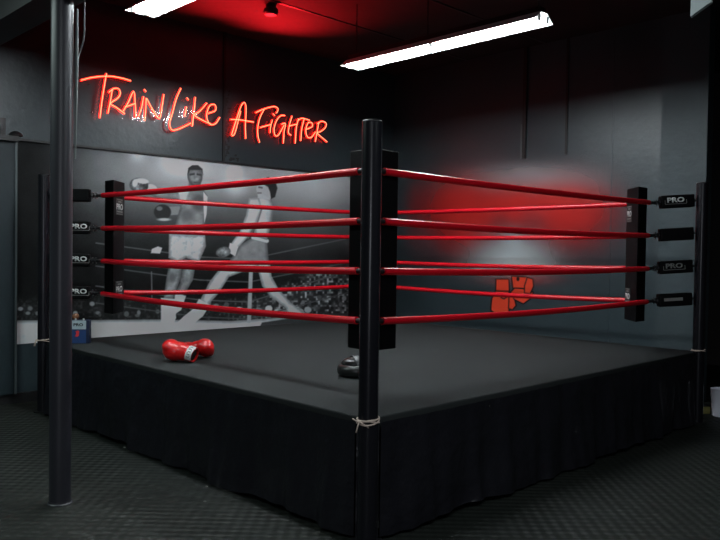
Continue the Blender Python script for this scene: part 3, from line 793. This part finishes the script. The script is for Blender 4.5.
glove((g1.x, g1.y, HF), math.radians(168), math.radians(13), math.radians(172), 1.15, 'red boxing glove with a white band on its cuff, lying on the canvas', (2.7, 4.9))
glove((g2.x, g2.y + .03, HF), math.radians(-14), math.radians(4), math.radians(-35), 1.0, 'red boxing glove partly hidden behind the glove with the white cuff band', None)

# ------------------------------------------------------------------ focus mitt behind the near post
mc = on_z(356, 376, HF)
t = empty('focus_mitt', (mc.x, mc.y, HF), 'round black leather focus mitt lying on the canvas beside the front post', 'focus mitt')
def mX(p): return Vector((mc.x, mc.y, HF)) + Matrix.Rotation(math.radians(20), 3, 'Z') @ Vector(p)
bm = bmesh.new(); lathe(bm, mX((0, 0, 0)), [(.05, .004), (.110, .004), (.130, .024), (.134, .052), (.124, .078), (.106, .086), (.09, .080), (.076, .066), (.02, .060)], 40); link('target_pad', bm, M['mitt'], t, True, 80)
bm = bmesh.new()
ellipsoid(bm, mX((-.01, 0, .09)), (.098, .075, .046)); ellipsoid(bm, mX((-.07, .01, .085)), (.035, .05, .03))
o = link('hand_pocket', bm, M['mitt'], t); md = o.modifiers.new('r', 'REMESH'); md.mode = 'VOXEL'; md.voxel_size = .006
sm = o.modifiers.new('s', 'SMOOTH'); sm.iterations = 5; evaluated(o)
bm = bmesh.new()
pts = catmull([mX((.0, -.09, .07)), mX((-.005, -.062, .118)), mX((-.01, 0, .14)), mX((-.01, .062, .118)), mX((-.005, .09, .07))])
for i in range(len(pts) - 1):
    dd = (pts[i + 1] - pts[i]).normalized(); sd = (Matrix.Rotation(math.radians(20), 3, 'Z') @ Vector((1, 0, 0)))
    obox(bm, (pts[i] + pts[i + 1]) / 2, dd, sd, dd.cross(sd), (pts[i + 1] - pts[i]).length * 1.05, .045, .006)
link('wrist_strap', bm, mat('dark_grey_strap', (.06, .065, .065), .4), t, True)

# ------------------------------------------------------------------ blue and white bag at the left corner
bc = on_z(79, 343.5, HF + .0005)
ey = Vector((math.sin(math.radians(6)), -math.cos(math.radians(6)), 0)); ex = Vector((0, 0, 1)).cross(-ey) * -1
ex = Vector((math.cos(math.radians(6)), math.sin(math.radians(6)), 0))
bw, bh, bd = .185, .212, .08
cb = bc + Vector((-.008, .04, 0))
t = empty('carton', cb, 'small blue and white carton with PRO on it, on the canvas beside the column', 'carton')
bm = bmesh.new(); obox(bm, cb + Vector((0, 0, bh * .31 + .002)), ex, ey, (0, 0, 1), bw, bd, bh * .62); bevel(bm, .004, 2); link('lower_body', bm, M['navy'], t, True)
bm = bmesh.new(); obox(bm, cb + Vector((0, 0, bh * .81)), ex, ey, (0, 0, 1), bw - .002, bd - .002, bh * .38); bevel(bm, .004, 2); link('upper_body', bm, M['navy'], t, True)
bm = bmesh.new(); obox(bm, cb + ey * (bd / 2 + .001) + Vector((0, 0, bh * .80)) - ex * .012, ex, ey, (0, 0, 1), bw - .03, .003, bh * .38); wp = link('white_panel', bm, mat('pale_label', (.42, .52, .56), .5), t)
bm = bmesh.new(); obox(bm, cb + ey * (bd / 2 + .001) + Vector((0, 0, bh * .30)) - ex * .012, ex, ey, (0, 0, 1), bw - .03, .003, bh * .58); link('blue_panel', bm, M['blue'], t)
text_mesh('PRO', cb + ey * (bd / 2 + .003) + Vector((0, 0, bh * .81)) + ex * -.002, ex, (0, 0, 1), .028, M['black'], 'lettering', wp, bold=.03, width=.085)
bm = bmesh.new(); prism(bm, [cb + ey * (bd / 2 + .003) + ex * x + Vector((0, 0, z)) for x, z in ((-.03, .066), (-.012, .062), (.002, .07), (.006, .112), (-.006, .120), (-.026, .112), (-.02, .09))], ey * .002); link('red_mark', bm, M['redprint'], t)
for sx in (-.03, .04):
    bm = bmesh.new(); tube(bm, [cb + ex * sx + ey * .03 + Vector((0, 0, bh)), cb + ex * (sx + .002) + ey * .03 + Vector((0, 0, bh + .015))], .008, 10); link('clasp', bm, M['white'], t, True)
bm = bmesh.new(); ellipsoid(bm, cb - ex * .04 + ey * -.01 + Vector((0, 0, bh + .029)), (.032, .030, .030)); 
tag(link('brown_ball', bm, M['brown'], None, True, 180), 'small brown leather ball sitting on top of the blue and white carton', 'ball')

# ------------------------------------------------------------------ small things on the ledge, ceiling, and beyond the wall end
a_, z_ = on_wall(16, 136, b=A1 - .06)
bm = bmesh.new()
q = W(a_, A1 - .06, ZM1 + .031); 
lathe(bm, q, [(.045, 0), (.055, .008), (.045, .03), (.02, .048), (.004, .052)], 20); 
for v in bm.verts: v.co = q + (v.co - q).dot(v3) * v3 * 1.2 + (v.co - q).dot(u3) * u3 * .7 + Vector((0, 0, v.co.z - q.z))
tag(link('ledge_clip', bm, M['black'], None, True), 'small low black lump lying on the wall ledge beside the steel column', 'clip')
a_, z_ = on_wall(-2, 127, b=A1 - .06)
bm = bmesh.new(); box_ab(bm, a_ - .06, a_ + .06, A1 - .09, A1 - .02, ZM1 + .031, ZM1 + .19); bevel(bm, .006, 2)
t = tag(link('speaker_box', bm, M['black'], None, True), 'small black box standing on the wall ledge, past the low black lump', 'box')
bm = bmesh.new(); q = W(a_ + .0, A1 - .09, ZM1 + .1); lathe(bm, q, [(.04, 0), (.04, .004), (.03, .006)], 20, -u3); o = link('grille', bm, M['black_metal'], None, True); o.parent = t
dpos = on_z(271, 5, CEIL)
t = empty('smoke_detector', dpos, 'small round black smoke detector on the ceiling between the two lit lamps', 'smoke detector')
bm = bmesh.new(); lathe(bm, dpos, [(.055, 0), (.055, -.02), (.05, -.03)], 28); link('mounting_base', bm, M['black'], t, True)
bm = bmesh.new(); lathe(bm, dpos, [(.048, -.03), (.075, -.045), (.078, -.085), (.06, -.105), (.01, -.11)], 28); link('cover', bm, M['black'], t, True)
# pale panel corner hanging at the top right
Y0 = 4.2
pp = [atY(690.3, 16.5, Y0), atY(711.5, 1.5, Y0), atY(712, -26, Y0), atY(691.5, -22, Y0)]
t = empty('hanging_board', (pp[3] + pp[2]) / 2, 'pale grey green board hanging from the ceiling, above the corner post by bin', 'panel')
bm = bmesh.new(); prism(bm, pp, Vector((.02, .03, 0))); link('panel_sheet', bm, M['greypanel'], t)
bm = bmesh.new()
for q in (pp[3] + Vector((.03, .02, -.01)), pp[2] + Vector((-.03, .02, -.01))): tube(bm, [q, Vector((q.x, q.y, CEIL))], .004, 8)
link('hanger', bm, M['black'], t, True)
# white bag and yellow tub on the floor past the right post
wc = on_z(722, 416, 0)
t = empty('waste_bin', wc, 'white plastic bin on the floor beyond the ring corner, beside yellowish tub', 'bin')
bm = bmesh.new(); lathe(bm, wc, [(.085, 0), (.09, .004), (.105, .25), (.11, .26), (.10, .262), (.098, .25), (.08, .02)], 28); link('bin_body', bm, M['whitebag'], t, True)
bm = bmesh.new(); q = wc + Vector((-.03, -.095, .2)); ellipsoid(bm, q, (.02, .015, .02), seg=12); link('dark_notch', bm, M['black'], t, True)
yc = on_z(708, 415, 0) + Vector((0, .1, 0))
t = empty('storage_tub', yc, 'low yellowish tub on the floor between the corner post and white bin', 'tub')
bm = bmesh.new(); obox(bm, yc + Vector((0, 0, .035)), (1, 0, 0), (0, 1, 0), (0, 0, 1), .09, .1, .07); bevel(bm, .008, 2); link('tub_body', bm, M['yellow'], t, True)
bm = bmesh.new(); obox(bm, yc + Vector((0, 0, .078)), (1, 0, 0), (0, 1, 0), (0, 0, 1), .098, .108, .014); bevel(bm, .003, 2); link('tub_lid', bm, M['black'], t, True)
for x, y in [(124.5, 448), (206.5, 487), (205, 502)]:
    q = on_z(x, y, 0); bm = bmesh.new()
    ellipsoid(bm, q + Vector((0, 0, .004)), (.010, .006, .004), seg=10)
    tag(link('paper_scrap', bm, mat('scrap', (.3, .3, .28), .6), None, True), 'tiny pale scrap on the rubber floor between steel column and ring skirt', 'scrap', 'floor scraps')

# ------------------------------------------------------------------ fluorescent fixtures
ZL = 3.455                             # reflector lip height
def fixture(a, b0, b1, label):
    c = W(a, (b0 + b1) / 2, ZL)
    t = empty('ceiling_lamp', c, label, 'ceiling lamp', 'fluorescent ceiling lamps')
    bm = bmesh.new(); wlip, wtop, hh = .135, .05, .075
    sec = [(-wlip, 0), (-wtop, hh), (wtop, hh), (wlip, 0), (wlip - .004, 0), (wtop - .004, hh - .006), (-wtop + .004, hh - .006), (-wlip + .004, 0)]
    prism(bm, [W(a + x, b0, ZL + z) for x, z in sec], u3 * (b1 - b0)); link('reflector', bm, M['enamel'], t)
    bm = bmesh.new(); prism(bm, [W(a + x, b1, ZL + z) for x, z in ((-wlip, 0), (-wtop, hh), (wtop, hh), (wlip, 0))], u3 * .004); link('end_cap', bm, M['enamel'], t)
    bm = bmesh.new(); box_ab(bm, a - .045, a + .045, b0 + .02, b1 - .02, ZL + hh, ZL + hh + .045); link('ballast_box', bm, M['black'], t)
    mid = (b0 + b1) / 2
    for s_ in (-.058, .058):
        for (p, q) in ((b0 + .03, mid - .025), (mid + .025, b1 - .03)):
            bm = bmesh.new(); tube(bm, [W(a + s_, p, ZL + .022), W(a + s_, q, ZL + .022)], .017, 14); link('tube', bm, M['tube'], t, True)
        for q in (b0 + .015, mid, b1 - .015):
            bm = bmesh.new(); box_ab(bm, a + s_ - .016, a + s_ + .016, q - (.022 if q == mid else .012), q + (.022 if q == mid else .012), ZL - .002, ZL + .05)
            link('lamp_holder', bm, M['enamel'], t)
    for q in (b0 + .06, mid + .1, b1 - .1):
        bm = bmesh.new(); tube(bm, [W(a, q, ZL + hh + .04), W(a, q, CEIL)], .006, 10)
        link('hanger', bm, M['black'], t, True)
    return t
e0 = ab(on_z(349, 68, ZL)); e1 = ab(on_z(545, 21.5, ZL)); e2 = ab(on_z(140, 14, ZL))
la = (e0[0] + e1[0]) / 2
fixture(la, e1[1], e0[1], 'long lit white fluorescent lamp, fully in view, hanging over the ring')
fixture(e2[0], e2[1] - (e0[1] - e1[1]), e2[1], 'lit white fluorescent lamp cut off by the photo edge, above the neon word TRAIN')

def area(name, a, b, z, sx, sy, power, col, tgt=None):
    l = bpy.data.lights.new(name, 'AREA'); l.shape = 'RECTANGLE'; l.size = sx; l.size_y = sy; l.energy = power; l.color = col
    o = bpy.data.objects.new(name, l); C.objects.link(o); o.location = W(a, b, z)
    if tgt is None: o.rotation_euler = (0, 0, YAW_V)
    else: o.rotation_euler = (Vector(tgt) - o.location).to_track_quat('-Z', 'Y').to_euler()
    return o
# another lamp of the room and added fills, outside the frame
def area_w(name, x, y, z, sx, sy, power): 
    q = ab((x, y)); return area(name, q[0], q[1], z, sx, sy, power, (.90, .95, 1))
area('lamp_behind', .4, -2.4, 3.45, .16, 2.3, 46, (.86, .95, 1))
area('fill_left', -2.6, 2.8, ZL, .14, 2.3, 48, (.8, 1, .97))  # added fill to brighten the wall left of the column
area('fill_front_left', -2.6, -1.6, ZL, .14, 2.3, 30, (.88, .94, 1))  # added fill for sheen on the skirt and floor
# unseen upright light added behind the camera for front fill and post highlights
area('fill_behind_camera', *ab((-.5, -4.2)), 1.75, .45, 1.7, 36, (.85, .90, 1), (-.3, 4, 1.3))
# added red lights without a fixture, boosting the sign's glow on the ceiling
for a_, p_ in ((2.75, 22), (2.0, 12), (1.1, 8)):
    q = area('sign_glow_boost', a_, A1 - .30, 3.42, .6, .08, p_, (1, .012, .02), W(a_ - .25, A1 - 1.0, CEIL)); q.data.spread = math.radians(86)

# ------------------------------------------------------------------ world, camera, view
w = bpy.data.worlds.new('w'); sc.world = w; w.use_nodes = True
w.node_tree.nodes['Background'].inputs[0].default_value = (.5, .6, .7, 1); w.node_tree.nodes['Background'].inputs[1].default_value = 0.0
cd = bpy.data.cameras.new('camera'); co = bpy.data.objects.new('camera', cd); C.objects.link(co); sc.camera = co
cd.sensor_width = 36; cd.lens = FPX / 720 * 36; cd.clip_start = .05
fw = Vector((0, math.cos(PITCH), math.sin(PITCH))); up = Vector((0, -math.sin(PITCH), math.cos(PITCH))); rt = Vector((1, 0, 0))
X_ = rt * math.cos(ROLL) + up * math.sin(ROLL); Y_ = up * math.cos(ROLL) - rt * math.sin(ROLL)
co.matrix_world = Matrix(((X_.x, Y_.x, -fw.x, 0), (X_.y, Y_.y, -fw.y, 0), (X_.z, Y_.z, -fw.z, CZ), (0, 0, 0, 1)))
sc.view_settings.view_transform = 'Standard'; sc.view_settings.look = 'None'
sc.view_settings.gamma = 1; sc.view_settings.use_curve_mapping = False
sc.view_settings.exposure = 0
sc.cycles.use_denoising = True
sc.cycles.sample_clamp_indirect = 4
sc.cycles.max_bounces = 6
